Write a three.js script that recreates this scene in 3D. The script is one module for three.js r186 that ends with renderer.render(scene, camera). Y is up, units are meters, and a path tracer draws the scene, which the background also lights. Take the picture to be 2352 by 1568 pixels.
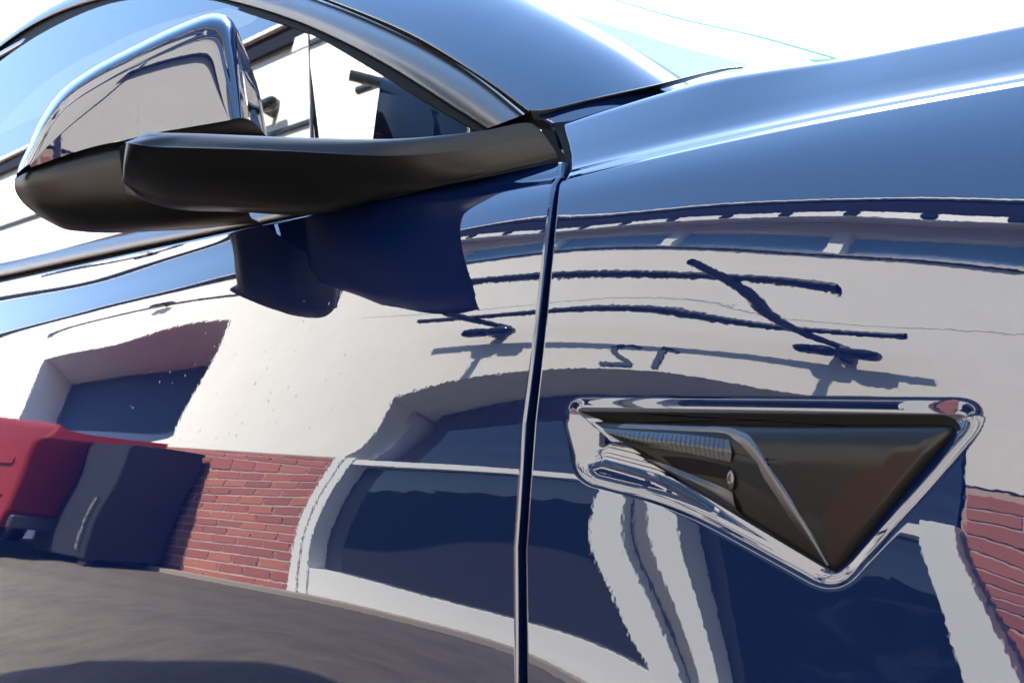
import * as THREE from 'three';
import { FontLoader } from 'three/addons/loaders/FontLoader.js';
import { TextGeometry } from 'three/addons/geometries/TextGeometry.js';
import { RoundedBoxGeometry } from 'three/addons/geometries/RoundedBoxGeometry.js';
import { mergeGeometries } from 'three/addons/utils/BufferGeometryUtils.js';

// ------------------------------------------------------------------ camera
const V3 = THREE.Vector3, W = 1024, H = 682;
const scene = new THREE.Scene();
const PHI = 47 * Math.PI / 180;                 // angle between the view axis and the car's length
const EYE = new V3(0, 0.8, 0.5);                // half a metre beside the wing, below the belt line
const FPX = 2352, HZ = 899;                     // focal length and horizon row for a 2352 x 1568 frame
const camera = new THREE.PerspectiveCamera(2 * Math.atan(784 / FPX) * 180 / Math.PI, W / H, 0.02, 400);
camera.position.copy(EYE);
camera.lookAt(EYE.x - Math.cos(PHI), EYE.y, EYE.z - Math.sin(PHI));
camera.setViewOffset(2352, 1568, 0, -(HZ - 784), 2352, 1568);   // lens shifted up
camera.focus = 0.86;
camera.userData.fStop = 22;
scene.add(camera);

// ------------------------------------------------------------------ sky, sun, exposure
const SUN = new V3(-0.312, 0.74, -0.59).normalize();
{
  const w = 2048, h = 1024, data = new Float32Array(w * h * 4), d = new V3();
  for (let j = 0; j < h; j++) for (let i = 0; i < w; i++) {
    const az = ((i + 0.5) / w - 0.5) * 2 * Math.PI, el = ((j + 0.5) / h - 0.5) * Math.PI;
    d.set(Math.cos(el) * Math.cos(az), Math.sin(el), Math.cos(el) * Math.sin(az));
    const y = Math.max(0, d.y), mu = d.dot(SUN), g = Math.acos(Math.min(1, Math.max(-1, mu)));
    const hz = Math.exp(-y * 4.5), ray = 0.75 + 0.25 * mu * mu;
    const mie = 60 * Math.exp(-g / 0.016) + 1.2 * Math.exp(-g / 0.085) + 0.22 * Math.exp(-g / 0.30);
    const k = (j * w + i) * 4;
    data[k] = ray * (0.135 + 0.42 * hz) + mie * 1.0;
    data[k + 1] = ray * (0.29 + 0.42 * hz) + mie * 1.0;
    data[k + 2] = ray * (0.59 + 0.30 * hz) + mie * 1.0;
    data[k + 3] = 1;
  }
  const sky = new THREE.DataTexture(data, w, h, THREE.RGBAFormat, THREE.FloatType);
  sky.mapping = THREE.EquirectangularReflectionMapping;
  sky.magFilter = sky.minFilter = THREE.LinearFilter; sky.needsUpdate = true;
  scene.background = sky; scene.environment = sky;
}
const sun = new THREE.DirectionalLight(new THREE.Color(1, 0.93, 0.81), 4.4);
sun.position.copy(SUN).multiplyScalar(30); sun.target.position.set(-4, 0, 1);
sun.castShadow = true; sun.shadow.radius = 2; sun.shadow.mapSize.set(4096, 4096);
Object.assign(sun.shadow.camera, { left: -20, right: 20, top: 20, bottom: -20, near: 1, far: 80 });
scene.add(sun, sun.target);
const EXPOSURE = 8.7;                            // exposed for the shaded flank of the car

// ------------------------------------------------------------------ helpers
let seed = 20177;
const rnd = () => { seed = (seed + 0x6D2B79F5) | 0; let t = Math.imul(seed ^ (seed >>> 15), 1 | seed); t = (t + Math.imul(t ^ (t >>> 7), 61 | t)) ^ t; return ((t ^ (t >>> 14)) >>> 0) / 4294967296; };
const clamp = (x, a = 0, b = 1) => Math.min(b, Math.max(a, x));
const sstep = (a, b, x) => { const t = clamp((x - a) / (b - a)); return t * t * (3 - 2 * t); };
const lerp = (a, b, t) => a + (b - a) * t;
const table = (t, x) => {                       // piecewise linear
  if (x <= t[0][0]) return t[0][1];
  for (let i = 1; i < t.length; i++) if (x <= t[i][0]) return lerp(t[i - 1][1], t[i][1], (x - t[i - 1][0]) / (t[i][0] - t[i - 1][0]));
  return t[t.length - 1][1];
};
const used = {};
function numbered(n) { const k = used[n] = (used[n] ?? -1) + 1; return k ? `${n}_${String(k).padStart(3, '0')}` : n; }
function tag(o, label, category, group) { o.userData.label = label; if (category) o.userData.category = category; if (group) o.userData.group = group; return o; }
function thing(name, label, category, pos = [0, 0, 0], group) { const o = new THREE.Group(); o.name = numbered(name); o.position.set(...pos); scene.add(o); return tag(o, label, category, group); }
function part(name, geo, mat, parent, label) { const m = new THREE.Mesh(geo, mat); m.name = parent === scene ? numbered(name) : name; m.castShadow = m.receiveShadow = true; if (label) m.userData.label = label; parent.add(m); return m; }
// measuring: the ray of a point of the 2352-wide frame
const RIGHT = new V3(Math.sin(PHI), 0, -Math.cos(PHI)), FWD = new V3(-Math.cos(PHI), 0, -Math.sin(PHI));
const ray = (u, v) => FWD.clone().addScaledVector(RIGHT, (u - 1176) / FPX).add(new V3(0, (HZ - v) / FPX, 0));
const onPlane = (u, v, n, c) => { const d = ray(u, v); return EYE.clone().addScaledVector(d, (c - n.dot(EYE)) / n.dot(d)); };
const atZ = (u, v, z) => onPlane(u, v, new V3(0, 0, 1), z);
const proj = p => { const q = p.clone().sub(EYE), k = FPX / q.dot(FWD); return [1176 + k * q.dot(RIGHT), HZ - k * q.y]; };

// a smooth sheet over [0,1]^2; normals come from the function itself
function sheet(fn, nu, nv, flip = false, us, vs) {
  us = us || Array.from({ length: nu + 1 }, (_, i) => i / nu); vs = vs || Array.from({ length: nv + 1 }, (_, i) => i / nv);
  const pos = [], nor = [], uv = [], idx = [], e = 4e-4, a = new V3(), b = new V3();
  for (const t of vs) for (const s of us) {
    const p = fn(s, t); pos.push(p.x, p.y, p.z); uv.push(p.x - p.z, p.y);
    a.subVectors(fn(Math.min(1, s + e), t), fn(Math.max(0, s - e), t)); b.subVectors(fn(s, Math.min(1, t + e)), fn(s, Math.max(0, t - e)));
    a.cross(b); if (a.lengthSq() < 1e-20) a.set(0, 0, 1); a.normalize(); if (flip) a.negate(); nor.push(a.x, a.y, a.z);
  }
  const n = us.length;
  for (let j = 0; j + 1 < vs.length; j++) for (let i = 0; i + 1 < n; i++) {
    const k = j * n + i, q = flip ? [k, k + n, k + 1, k + 1, k + n, k + n + 1] : [k, k + 1, k + n, k + 1, k + n + 1, k + n];
    idx.push(...q);
  }
  const g = new THREE.BufferGeometry();
  g.setAttribute('position', new THREE.Float32BufferAttribute(pos, 3)); g.setAttribute('normal', new THREE.Float32BufferAttribute(nor, 3));
  g.setAttribute('uv', new THREE.Float32BufferAttribute(uv, 2)); g.setIndex(idx); return g;
}
const curve = pts => { const c = new THREE.CatmullRomCurve3(pts, false, 'centripetal'); c.arcLengthDivisions = 400; return c; };
// loft: smooth through rows of points (each row resampled by length), rows joined by Catmull-Rom across
function loft(rows, nu, nv, flip = false) {
  const cs = rows.map(r => r.length > 2 ? curve(r) : new THREE.LineCurve3(r[0], r[1])), cache = new Map();
  const rowPt = (i, s) => { const key = i + ':' + s; let p = cache.get(key); if (!p) cache.set(key, p = cs[i].getPointAt(clamp(s))); return p; };
  const cr = (a, b, c, d, t) => 0.5 * (2 * b + (c - a) * t + (2 * a - 5 * b + 4 * c - d) * t * t + (3 * b - a - 3 * c + d) * t * t * t);
  const n = rows.length - 1;
  return sheet((s, t) => {
    const f = t * n, i = Math.min(n - 1, Math.floor(f)), k = f - i, b = rowPt(i, s), c = rowPt(i + 1, s);
    const a = i > 0 ? rowPt(i - 1, s) : b.clone().multiplyScalar(2).sub(c), d = i + 2 <= n ? rowPt(i + 2, s) : c.clone().multiplyScalar(2).sub(b);
    return new V3(cr(a.x, b.x, c.x, d.x, k), cr(a.y, b.y, c.y, d.y, k), cr(a.z, b.z, c.z, d.z, k));
  }, nu, nv, flip);
}
const box = (sx, sy, sz, x, y, z, r = 0) => { const g = r ? new RoundedBoxGeometry(sx, sy, sz, 2, r) : new THREE.BoxGeometry(sx, sy, sz); g.translate(x, y, z); return g; };
const tube = (pts, r, seg = 64, rad = 8) => new THREE.TubeGeometry(curve(pts), seg, r, rad, false);

// ------------------------------------------------------------------ procedural textures
function noiseTex(n, layers, map) {             // tileable value noise; layers [cells, weight]
  const f = new Float32Array(n * n);
  for (const [cells, wt] of layers) {
    const g = Float32Array.from({ length: cells * cells }, () => rnd() * 2 - 1);
    for (let j = 0; j < n; j++) for (let i = 0; i < n; i++) {
      const x = i / n * cells, y = j / n * cells, x0 = Math.floor(x), y0 = Math.floor(y), q = t => t * t * t * (t * (6 * t - 15) + 10), tx = q(x - x0), ty = q(y - y0);
      const at = (a, b) => g[((b + cells) % cells) * cells + (a + cells) % cells];
      f[j * n + i] += wt * lerp(lerp(at(x0, y0), at(x0 + 1, y0), tx), lerp(at(x0, y0 + 1), at(x0 + 1, y0 + 1), tx), ty);
    }
  }
  return map ? map(f, n) : f;
}
function dataTex(n, fn, srgb) {
  const d = new Uint8Array(n * n * 4);
  for (let k = 0; k < n * n; k++) { const c = fn(k); d[4 * k] = c[0]; d[4 * k + 1] = c[1]; d[4 * k + 2] = c[2]; d[4 * k + 3] = 255; }
  const t = new THREE.DataTexture(d, n, n); t.wrapS = t.wrapT = THREE.RepeatWrapping; t.magFilter = THREE.LinearFilter; t.minFilter = THREE.LinearMipmapLinearFilter; t.generateMipmaps = true;
  if (srgb) t.colorSpace = THREE.SRGBColorSpace; t.needsUpdate = true; return t;
}
function normalTex(n, layers) {
  const f = noiseTex(n, layers); let m = 0; const gx = new Float32Array(n * n), gy = new Float32Array(n * n);
  for (let j = 0; j < n; j++) for (let i = 0; i < n; i++) {
    const k = j * n + i; gx[k] = f[j * n + (i + 1) % n] - f[j * n + (i + n - 1) % n]; gy[k] = f[((j + 1) % n) * n + i] - f[((j + n - 1) % n) * n + i];
    m = Math.max(m, Math.abs(gx[k]), Math.abs(gy[k]));
  }
  return dataTex(n, k => [127.5 - 120 * gx[k] / m, 127.5 - 120 * gy[k] / m, 255]);
}
const peel = normalTex(1024, [[128, 1], [90, 0.9], [40, 0.8], [14, 1.2]]);          // lacquer orange peel, one tile = 0.25 m
peel.repeat.set(4, 4);
const mottle = noiseTex(512, [[6, 0.45], [24, 0.3], [96, 0.35], [256, 0.5]]);
const grainBump = dataTex(512, k => { const c = 127 + 110 * mottle[k]; return [c, c, c]; }); grainBump.repeat.set(9, 9);
const lin = (r, g, b) => new THREE.Color().setRGB(r, g, b);
const phys = o => new THREE.MeshPhysicalMaterial(o), std = o => new THREE.MeshStandardMaterial(o);
const grain = (r, g, b, amp) => dataTex(512, k => { const s = 1 + amp * mottle[k]; const q = c => clamp(255 * Math.pow(clamp(c * s), 1 / 2.2), 0, 255); return [q(r), q(g), q(b)]; }, true);

const M = {
  paint: phys({ color: lin(0.0006, 0.003, 0.017), roughness: 0.0, ior: 1.6, normalMap: peel, normalScale: new THREE.Vector2(0.0023, 0.0023) }),
  satin: phys({ color: lin(0.008, 0.008, 0.008), roughness: 0.34, ior: 1.5 }),
  arm: phys({ color: lin(0.003, 0.003, 0.003), roughness: 0.38, specularIntensity: 0.3, bumpMap: grainBump, bumpScale: 0.00004 }),
  matt: phys({ color: lin(0.0025, 0.0025, 0.0025), roughness: 0.3, specularIntensity: 0.22 }),
  seal: phys({ color: lin(0.003, 0.003, 0.003), roughness: 0.6, specularIntensity: 0.06 }),
  borderTint: phys({ color: lin(0.33, 0.29, 0.19), roughness: 0, specularIntensity: 0, transmission: 1, thickness: 0 }),  // pale sky reflection put into the tint of the screen border
  glass: phys({ color: lin(0.25, 0.29, 0.27), roughness: 0, ior: 2.05, transmission: 1, thickness: 0 }),
  quarter: phys({ color: lin(0.25, 0.29, 0.27), roughness: 0, ior: 2.6, transmission: 1, thickness: 0 }),
  screen: phys({ color: lin(0.86, 0.95, 0.91), roughness: 0, ior: 1.5, transmission: 1, thickness: 0 }),
  screenEdge: phys({ color: lin(0.17, 0.235, 0.11), roughness: 0, specularIntensity: 0, transmission: 1, thickness: 0 }),
  lining: std({ color: lin(0.008, 0.008, 0.009), roughness: 0.95 }),
  lens: phys({ color: lin(0.003, 0.003, 0.003), roughness: 0.34, specularIntensity: 0.8 }),
  gloss: phys({ color: lin(0.004, 0.004, 0.004), roughness: 0.05 }),
  mirrorGlass: std({ color: lin(0.7, 0.7, 0.7), roughness: 0.02, metalness: 1 }),
};

// ------------------------------------------------------------------ the car's flank: one height field z = flank(x, y)
const KX = [-1.75, -1.5, -1.28, -1.1, -0.95, -0.82, -0.7, -0.6, -0.52, -0.46, -0.4, -0.34, -0.28, -0.22, -0.16, -0.08, 0.02, 0.15], KY = [0.2, 0.36, 0.46, 0.54, 0.6, 0.645, 0.68, 0.705, 0.722, 0.735, 0.744, 0.75, 0.757, 0.768, 0.784, 0.804, 0.826, 0.85, 0.873, 0.894, 0.912, 0.928, 0.942, 0.956, 0.975];
const HC = [[0.04343, 0.03455, 0.02009, 0.001, -0.0126, -0.02325, -0.0315, -0.03788, -0.04281, -0.04662, -0.04952, -0.05173, -0.05355, -0.05559, -0.05856, -0.06282, -0.06828, -0.07473, -0.08167, -0.08863, -0.09501, -0.10048, -0.10498, -0.10867, -0.11213, -0.11432, -0.11553],
  [0.03772, 0.03047, 0.01872, 0.00281, -0.00876, -0.01812, -0.02588, -0.03191, -0.03666, -0.04035, -0.04319, -0.04544, -0.04724, -0.04929, -0.05229, -0.05653, -0.06189, -0.06817, -0.07516, -0.08208, -0.08827, -0.0949, -0.10006, -0.10404, -0.10758, -0.10926, -0.11013],
  [0.02523, 0.02094, 0.01414, 0.00471, -0.00278, -0.00988, -0.01627, -0.02216, -0.02691, -0.03048, -0.03297, -0.03494, -0.03697, -0.0392, -0.04234, -0.04667, -0.05203, -0.05813, -0.06468, -0.07145, -0.07775, -0.08517, -0.09105, -0.09509, -0.09858, -0.10021, -0.1011],
  [0.00809, 0.00782, 0.00685, 0.00666, 0.00393, -0.00052, -0.00517, -0.01077, -0.01603, -0.01941, -0.02174, -0.02355, -0.02558, -0.02801, -0.03132, -0.03589, -0.04146, -0.04768, -0.0537, -0.06004, -0.06558, -0.07242, -0.0791, -0.08313, -0.08698, -0.08915, -0.09033],
  [-0.00335, -0.00102, 0.00317, 0.00666, 0.00691, 0.00473, 0.00075, -0.00373, -0.00838, -0.01166, -0.01404, -0.01561, -0.01739, -0.01977, -0.02317, -0.02781, -0.03343, -0.03967, -0.0462, -0.0525, -0.05802, -0.06378, -0.07115, -0.07644, -0.08086, -0.0829, -0.08376],
  [-0.00847, -0.00581, -0.00156, 0.00455, 0.00837, 0.00814, 0.00466, 0.00069, -0.00321, -0.00647, -0.00879, -0.01034, -0.01193, -0.01447, -0.0179, -0.02256, -0.02821, -0.03455, -0.04106, -0.0471, -0.05251, -0.05813, -0.06391, -0.07055, -0.07621, -0.07836, -0.08049],
  [-0.00696, -0.00536, -0.00261, 0.00166, 0.00746, 0.01022, 0.00713, 0.00379, 0.00024, -0.00271, -0.00509, -0.00671, -0.00824, -0.01057, -0.0139, -0.01836, -0.02377, -0.02987, -0.03618, -0.04237, -0.04806, -0.05397, -0.05952, -0.06614, -0.07272, -0.07804, -0.08119],
  [0.0008, 0.0009, 0.00099, 0.0022, 0.00472, 0.0109, 0.00823, 0.00542, 0.00216, -0.00051, -0.00277, -0.0045, -0.00599, -0.00829, -0.01133, -0.01551, -0.02064, -0.02632, -0.03232, -0.03859, -0.04484, -0.05046, -0.05653, -0.06345, -0.07113, -0.07655, -0.08028],
  [0.01239, 0.0111, 0.00885, 0.00691, 0.00637, 0.01075, 0.00863, 0.00554, 0.00271, 0.0004, -0.00154, -0.0033, -0.00481, -0.00662, -0.00946, -0.01356, -0.01854, -0.02394, -0.02984, -0.03645, -0.04218, -0.04807, -0.05366, -0.0604, -0.06866, -0.07516, -0.07957],
  [0.02417, 0.02176, 0.01785, 0.01309, 0.01078, 0.01035, 0.00854, 0.0048, 0.00282, 0.00083, -0.00091, -0.00254, -0.00403, -0.00574, -0.0084, -0.01235, -0.01706, -0.02224, -0.02807, -0.03475, -0.04047, -0.04641, -0.05222, -0.05845, -0.06838, -0.07612, -0.08087],
  [0.03503, 0.0317, 0.0263, 0.01928, 0.01485, 0.01105, 0.00896, 0.00499, 0.00333, 0.00149, -0.00018, -0.00171, -0.0032, -0.00493, -0.00752, -0.01128, -0.01585, -0.0209, -0.02685, -0.03351, -0.03944, -0.04535, -0.05191, -0.05769, -0.06948, -0.07888, -0.08402],
  [0.04539, 0.04122, 0.03442, 0.02551, 0.01907, 0.01345, 0.00976, 0.00589, 0.00404, 0.00229, 0.00062, -0.00092, -0.00243, -0.00418, -0.00676, -0.01043, -0.01498, -0.01999, -0.0263, -0.03296, -0.03915, -0.04543, -0.05226, -0.05855, -0.07037, -0.08134, -0.08685],
  [0.05624, 0.05122, 0.04302, 0.03239, 0.02445, 0.01831, 0.01295, 0.00857, 0.0058, 0.00387, 0.002, 0.0003, -0.00126, -0.00307, -0.00573, -0.00949, -0.01414, -0.01935, -0.02624, -0.03302, -0.03963, -0.04646, -0.05335, -0.06052, -0.07217, -0.08355, -0.08935],
  [0.06746, 0.06154, 0.05197, 0.03946, 0.0305, 0.02358, 0.01764, 0.01166, 0.00826, 0.00585, 0.00363, 0.00171, 5e-05, -0.00185, -0.0046, -0.00854, -0.01331, -0.01911, -0.02662, -0.03366, -0.04095, -0.04812, -0.0555, -0.06381, -0.07573, -0.08668, -0.09261],
  [0.07892, 0.07208, 0.06099, 0.0464, 0.03587, 0.02742, 0.01995, 0.01327, 0.0099, 0.00702, 0.00445, 0.00235, 0.00061, -0.00136, -0.00419, -0.00812, -0.01318, -0.01976, -0.02754, -0.03513, -0.04307, -0.05067, -0.05902, -0.06843, -0.08076, -0.09127, -0.09712],
  [0.0918, 0.0839, 0.07106, 0.05401, 0.0416, 0.03117, 0.02228, 0.0146, 0.01101, 0.00706, 0.00411, 0.00192, 8e-05, -0.00194, -0.00487, -0.00867, -0.01428, -0.02135, -0.02927, -0.03766, -0.04605, -0.05463, -0.06405, -0.07438, -0.08696, -0.09687, -0.10248],
  [0.10743, 0.09818, 0.08314, 0.06318, 0.04858, 0.03653, 0.02661, 0.019, 0.01325, 0.00827, 0.00466, 0.00215, 0.00012, -0.00211, -0.00528, -0.00971, -0.01585, -0.02357, -0.03215, -0.04148, -0.05086, -0.06063, -0.07077, -0.08145, -0.0938, -0.10266, -0.10786],
  [0.12769, 0.11659, 0.09855, 0.07449, 0.05685, 0.04242, 0.03092, 0.02189, 0.01434, 0.0086, 0.00443, 0.00145, -0.00089, -0.00345, -0.00714, -0.0125, -0.01947, -0.02804, -0.03777, -0.0483, -0.05903, -0.06979, -0.08019, -0.09051, -0.10185, -0.10981, -0.11442],
  [0.14256, 0.13004, 0.10969, 0.08248, 0.06256, 0.04638, 0.03343, 0.023, 0.0146, 0.00829, 0.00373, 0.00042, -0.00219, -0.00506, -0.00923, -0.0152, -0.02293, -0.03233, -0.04297, -0.05446, -0.066, -0.07714, -0.08745, -0.09724, -0.10776, -0.11513, -0.11937],
  [0.15074, 0.13743, 0.11576, 0.08677, 0.06556, 0.04839, 0.03458, 0.02338, 0.0145, 0.00789, 0.0031, -0.00039, -0.00315, -0.00621, -0.01063, -0.01695, -0.02511, -0.03499, -0.04615, -0.05819, -0.07015, -0.08149, -0.09174, -0.10123, -0.11131, -0.11835, -0.12238]];
function knots(k) { const f = [k[0], k[0], k[0], ...k, k[k.length - 1], k[k.length - 1], k[k.length - 1]]; return f; }
const FX = knots(KX), FY = knots(KY);
function bs(K, x) {                             // the four cubic B-splines at x: [first index, weights]
  x = clamp(x, K[0], K[K.length - 1] - 1e-9); let i = 3; while (K[i + 1] <= x) i++;
  const N = [1, 0, 0, 0], L = [], R = [];
  for (let j = 1; j <= 3; j++) { L[j] = x - K[i + 1 - j]; R[j] = K[i + j] - x; let s = 0; for (let r = 0; r < j; r++) { const t = N[r] / (R[r + 1] + L[j - r]); N[r] = s + R[r + 1] * t; s = L[j - r] * t; } N[j] = s; }
  return [i - 3, N];
}
function flank(x, y) {
  let ex = 0; const yt = KY[KY.length - 1] - 1e-4; if (y > yt) { const e = 1e-3; ex = (y - yt) * (flank(x, yt) - flank(x, yt - e)) / e; y = yt; }
  const [i, a] = bs(FX, x), [j, b] = bs(FY, y); let z = 0;
  for (let p = 0; p < 4; p++) for (let q = 0; q < 4; q++) z += a[p] * b[q] * HC[i + p][j + q];
  return z + ex;
}
function hit(u, v, o = 0) { const d = ray(u, v); let t = -EYE.z / d.z, p; for (let k = 0; k < 7; k++) { p = EYE.clone().addScaledVector(d, t); t += (flank(p.x, p.y) + o - p.z) / d.z; } return EYE.clone().addScaledVector(d, t); }

// the scooped surround of the side lamp on the wing: a rounded four-sided dish
function roundedOutline(px, radii, on, n = 14) {
  const P = px.map(([u, v]) => on(u, v)), out = [];
  P.forEach((p, i) => {
    const a = P[(i + P.length - 1) % P.length], c = P[(i + 1) % P.length], r = radii[i];
    const d1 = a.clone().sub(p).normalize(), d2 = c.clone().sub(p).normalize();
    for (let k = 0; k <= n; k++) { const t = k / n; out.push(p.clone().addScaledVector(d1, r * (1 - t) * (1 - t)).addScaledVector(d2, r * t * t)); }
  });
  return out;
}
function signedDist(poly) {                     // > 0 inside; in the xy plane
  const P = poly.map(p => [p.x, p.y]), xs = P.map(p => p[0]), ys = P.map(p => p[1]), m = 0.03;
  const bb = [Math.min(...xs) - m, Math.max(...xs) + m, Math.min(...ys) - m, Math.max(...ys) + m];
  return (x, y) => {
    if (x < bb[0] || x > bb[1] || y < bb[2] || y > bb[3]) return -m;
    let d = 1e9, s = -1;
    for (let i = 0, j = P.length - 1; i < P.length; j = i++) {
      const [ax, ay] = P[j], [bx, by] = P[i], ex = bx - ax, ey = by - ay, wx = x - ax, wy = y - ay, t = clamp((wx * ex + wy * ey) / (ex * ex + ey * ey));
      d = Math.min(d, (wx - t * ex) ** 2 + (wy - t * ey) ** 2);
      if ((by > y) !== (ay > y) && x < (ax - bx) * (y - by) / (ay - by) + bx) s = -s;
    }
    return s * Math.sqrt(d);
  };
}
const dishOutline = roundedOutline([[1300, 926], [2270, 934], [1926, 1362], [1560, 1156], [1330, 1094]], [0.015, 0.016, 0.018, 0.03, 0.014], (u, v) => hit(u, v));
const dishD = signedDist(dishOutline);
const dish = (x, y) => { const d = dishD(x, y); if (d <= -0.005) return 0; const a = Math.max(0, d), k = 0.54, r = 0.005, lip = d < -r ? 0 : d < r ? (d + r) * (d + r) / (4 * r) : d; return k * (lip - (d > 0 ? Math.min(d, 0.026) ** 2 / 0.052 + Math.max(0, d - 0.026) : 0)); };
// the small scoop at the door's upper corner
const sc0 = hit(1072, 438), sc1 = hit(1270, 409);
const scoop = (x, y) => { const t = clamp(((x - sc0.x) * (sc1.x - sc0.x) + (y - sc0.y) * (sc1.y - sc0.y)) / ((sc1.x - sc0.x) ** 2 + (sc1.y - sc0.y) ** 2)), px = lerp(sc0.x, sc1.x, t), py = lerp(sc0.y, sc1.y, t), w = lerp(0.0022, 0.0042, t), d = Math.hypot(x - px, y - py); return lerp(0.0004, 0.0016, t) * Math.exp(-((d / w) ** 2)); };
const doorZ = (x, y) => flank(x, y) - scoop(x, y), wingZ = (x, y) => flank(x, y) - dish(x, y);

const edgeTable = pts => { const t = []; for (let k = 0; k + 1 < pts.length; k++) for (let i = 0; i < 8; i++) { const f = i / 8, p = hit(lerp(pts[k][0], pts[k + 1][0], f), lerp(pts[k][1], pts[k + 1][1], f)); t.push([p.y, p.x]); } const p = hit(...pts[pts.length - 1]); t.push([p.y, p.x]); t.sort((a, b) => a[0] - b[0]); return y => table(t, y); };
const doorEdge = edgeTable([[1284, 366], [1285, 374], [1281, 407], [1272, 427], [1264, 488], [1228, 801], [1206, 970], [1187, 1264], [1189, 1568]]);
const wingEdge = edgeTable([[1301, 380], [1300, 396], [1281, 425], [1274, 488], [1244, 801], [1225, 970], [1204, 1264], [1207, 1568]]);
const quadFit = pts => {                         // y as a gentle quadratic of x
  const A = [[0, 0, 0], [0, 0, 0], [0, 0, 0]], B = [0, 0, 0];
  for (const [x, y] of pts) { const r = [1, x, x * x]; for (let i = 0; i < 3; i++) { B[i] += r[i] * y; for (let j = 0; j < 3; j++) A[i][j] += r[i] * r[j]; } }
  const det = m => m[0][0] * (m[1][1] * m[2][2] - m[1][2] * m[2][1]) - m[0][1] * (m[1][0] * m[2][2] - m[1][2] * m[2][0]) + m[0][2] * (m[1][0] * m[2][1] - m[1][1] * m[2][0]), D = det(A);
  const c = [0, 1, 2].map(k => det(A.map((row, i) => row.map((a, j) => j === k ? B[i] : a))) / D);
  return x => c[0] + c[1] * x + c[2] * x * x;
};
const topTable = pts => quadFit(pts.map(([u, v]) => { const p = hit(u, v); return [p.x, p.y]; }));
const doorTop = topTable([[-200, 683], [0, 643], [150, 612], [270, 586], [400, 560], [540, 532], [711, 497], [860, 462], [1000, 428], [1140, 397], [1284, 366]]);
const wingTop = topTable([[1289, 417], [1380, 393], [1478, 368], [1548, 361], [1665, 331], [1821, 297], [1940, 271], [2061, 246], [2200, 224], [2352, 197], [2600, 158]]);

const car = thing('blue_car', 'glossy dark blue car with black door mirror arm and triangular side lamp', 'car');
const R0 = 0.003;
const roll = s => s >= R0 ? 0 : R0 - Math.sqrt(R0 * R0 - (R0 - s) * (R0 - s));
// a panel: q runs away from the shut line (flange, rolled edge, skin)
function panel(edge, far, top, z, dir, nu, nv, bottom, rt) {
  const us = [], F = 0.05, G = 0.15;
  for (let i = 0; i < 4; i++) us.push(F * i / 4); for (let i = 0; i < 12; i++) us.push(F + (G - F) * i / 12); for (let i = 0; i <= nu; i++) us.push(G + (1 - G) * i / nu);
  const vs = []; for (let i = 0; i < 60; i++) vs.push(0.25 * i / 60); for (let i = 0; i < nv; i++) vs.push(0.25 + 0.72 * i / nv); for (let i = 0; i <= 14; i++) vs.push(0.97 + 0.03 * i / 14);
  const yOf = (x, t) => { const y0 = bottom, yT = top(x), yb = 0.55; return t < 0.25 ? lerp(y0, yb, t / 0.25) : t < 0.97 ? lerp(yb, yT - rt, (t - 0.25) / 0.72) : yT - rt + rt * Math.sin((t - 0.97) / 0.03 * Math.PI / 2); };
  return sheet((q, t) => {
    let y = yOf(edge(lerp(0.55, 0.93, t)), t), x0 = edge(y), x, dz = 0;
    if (q < F) { x = x0; dz = R0 + 0.02 * (1 - q / F); }
    else if (q < G) { const a = (q - F) / (G - F) * Math.PI / 2; x = x0 + dir * R0 * (1 - Math.cos(a)); dz = R0 * (1 - Math.sin(a)); }
    else { const k = (q - G) / (1 - G), x1 = x0 + dir * R0; x = lerp(x1, far, k); y = yOf(x, t); }
    if (t > 0.97) { const a = (t - 0.97) / 0.03 * Math.PI / 2; dz += rt * (1 - Math.cos(a)); }
    return new V3(x, y, z(x, y) - dz);
  }, nu, nv, dir < 0, us, vs);
}
const door = part('front_door', panel(doorEdge, -1.74, doorTop, doorZ, -1, 300, 260, 0.22, 0.003), M.paint, car);

{ // dried drops on the door
  const gs = []; for (let i = 0; i < 48; i++) { const p = hit(280 + 520 * rnd(), 690 + 320 * rnd()), s = 0.0005 + 0.0008 * rnd() * rnd(), g = new THREE.SphereGeometry(1, 10, 8); g.scale(s, s * (1.2 + rnd()), 0.00010); g.rotateX(-0.26); g.translate(p.x, p.y, doorZ(p.x, p.y)); gs.push(g); }
  part('water_spot', mergeGeometries(gs), M.paint, door).userData.kind = 'stuff';
}
// front wing: flank skin up to the shoulder crease, then the crowned bonnet edge, as two sheets of the same paint
const wingSkin = (() => {
  const us = [], F = 0.04, G = 0.12; for (let i = 0; i < 4; i++) us.push(F * i / 4); for (let i = 0; i < 12; i++) us.push(F + (G - F) * i / 12); for (let i = 0; i <= 640; i++) us.push(G + (1 - G) * i / 640);
  const vs = []; for (let i = 0; i < 40; i++) vs.push(0.2 * i / 40); for (let i = 0; i <= 520; i++) vs.push(0.2 + 0.8 * i / 520);
  const yOf = (x, t) => t < 0.2 ? lerp(0.22, 0.55, t / 0.2) : lerp(0.55, wingTop(x), (t - 0.2) / 0.8);
  return sheet((q, t) => {
    let y = yOf(wingEdge(lerp(0.55, 0.93, t)), t), x0 = wingEdge(y), x, dz = 0;
    if (q < F) { x = x0; dz = R0 + 0.02 * (1 - q / F); }
    else if (q < G) { const a = (q - F) / (G - F) * Math.PI / 2; x = x0 + R0 * (1 - Math.cos(a)); dz = R0 * (1 - Math.sin(a)); }
    else { const k = (q - G) / (1 - G); x = lerp(x0 + R0, 0.14, k); y = yOf(x, t); }
    return new V3(x, y, wingZ(x, y) - dz);
  }, 0, 0, false, us, vs);
})();
const wing = part('front_wing', wingSkin, M.paint, car);
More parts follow.
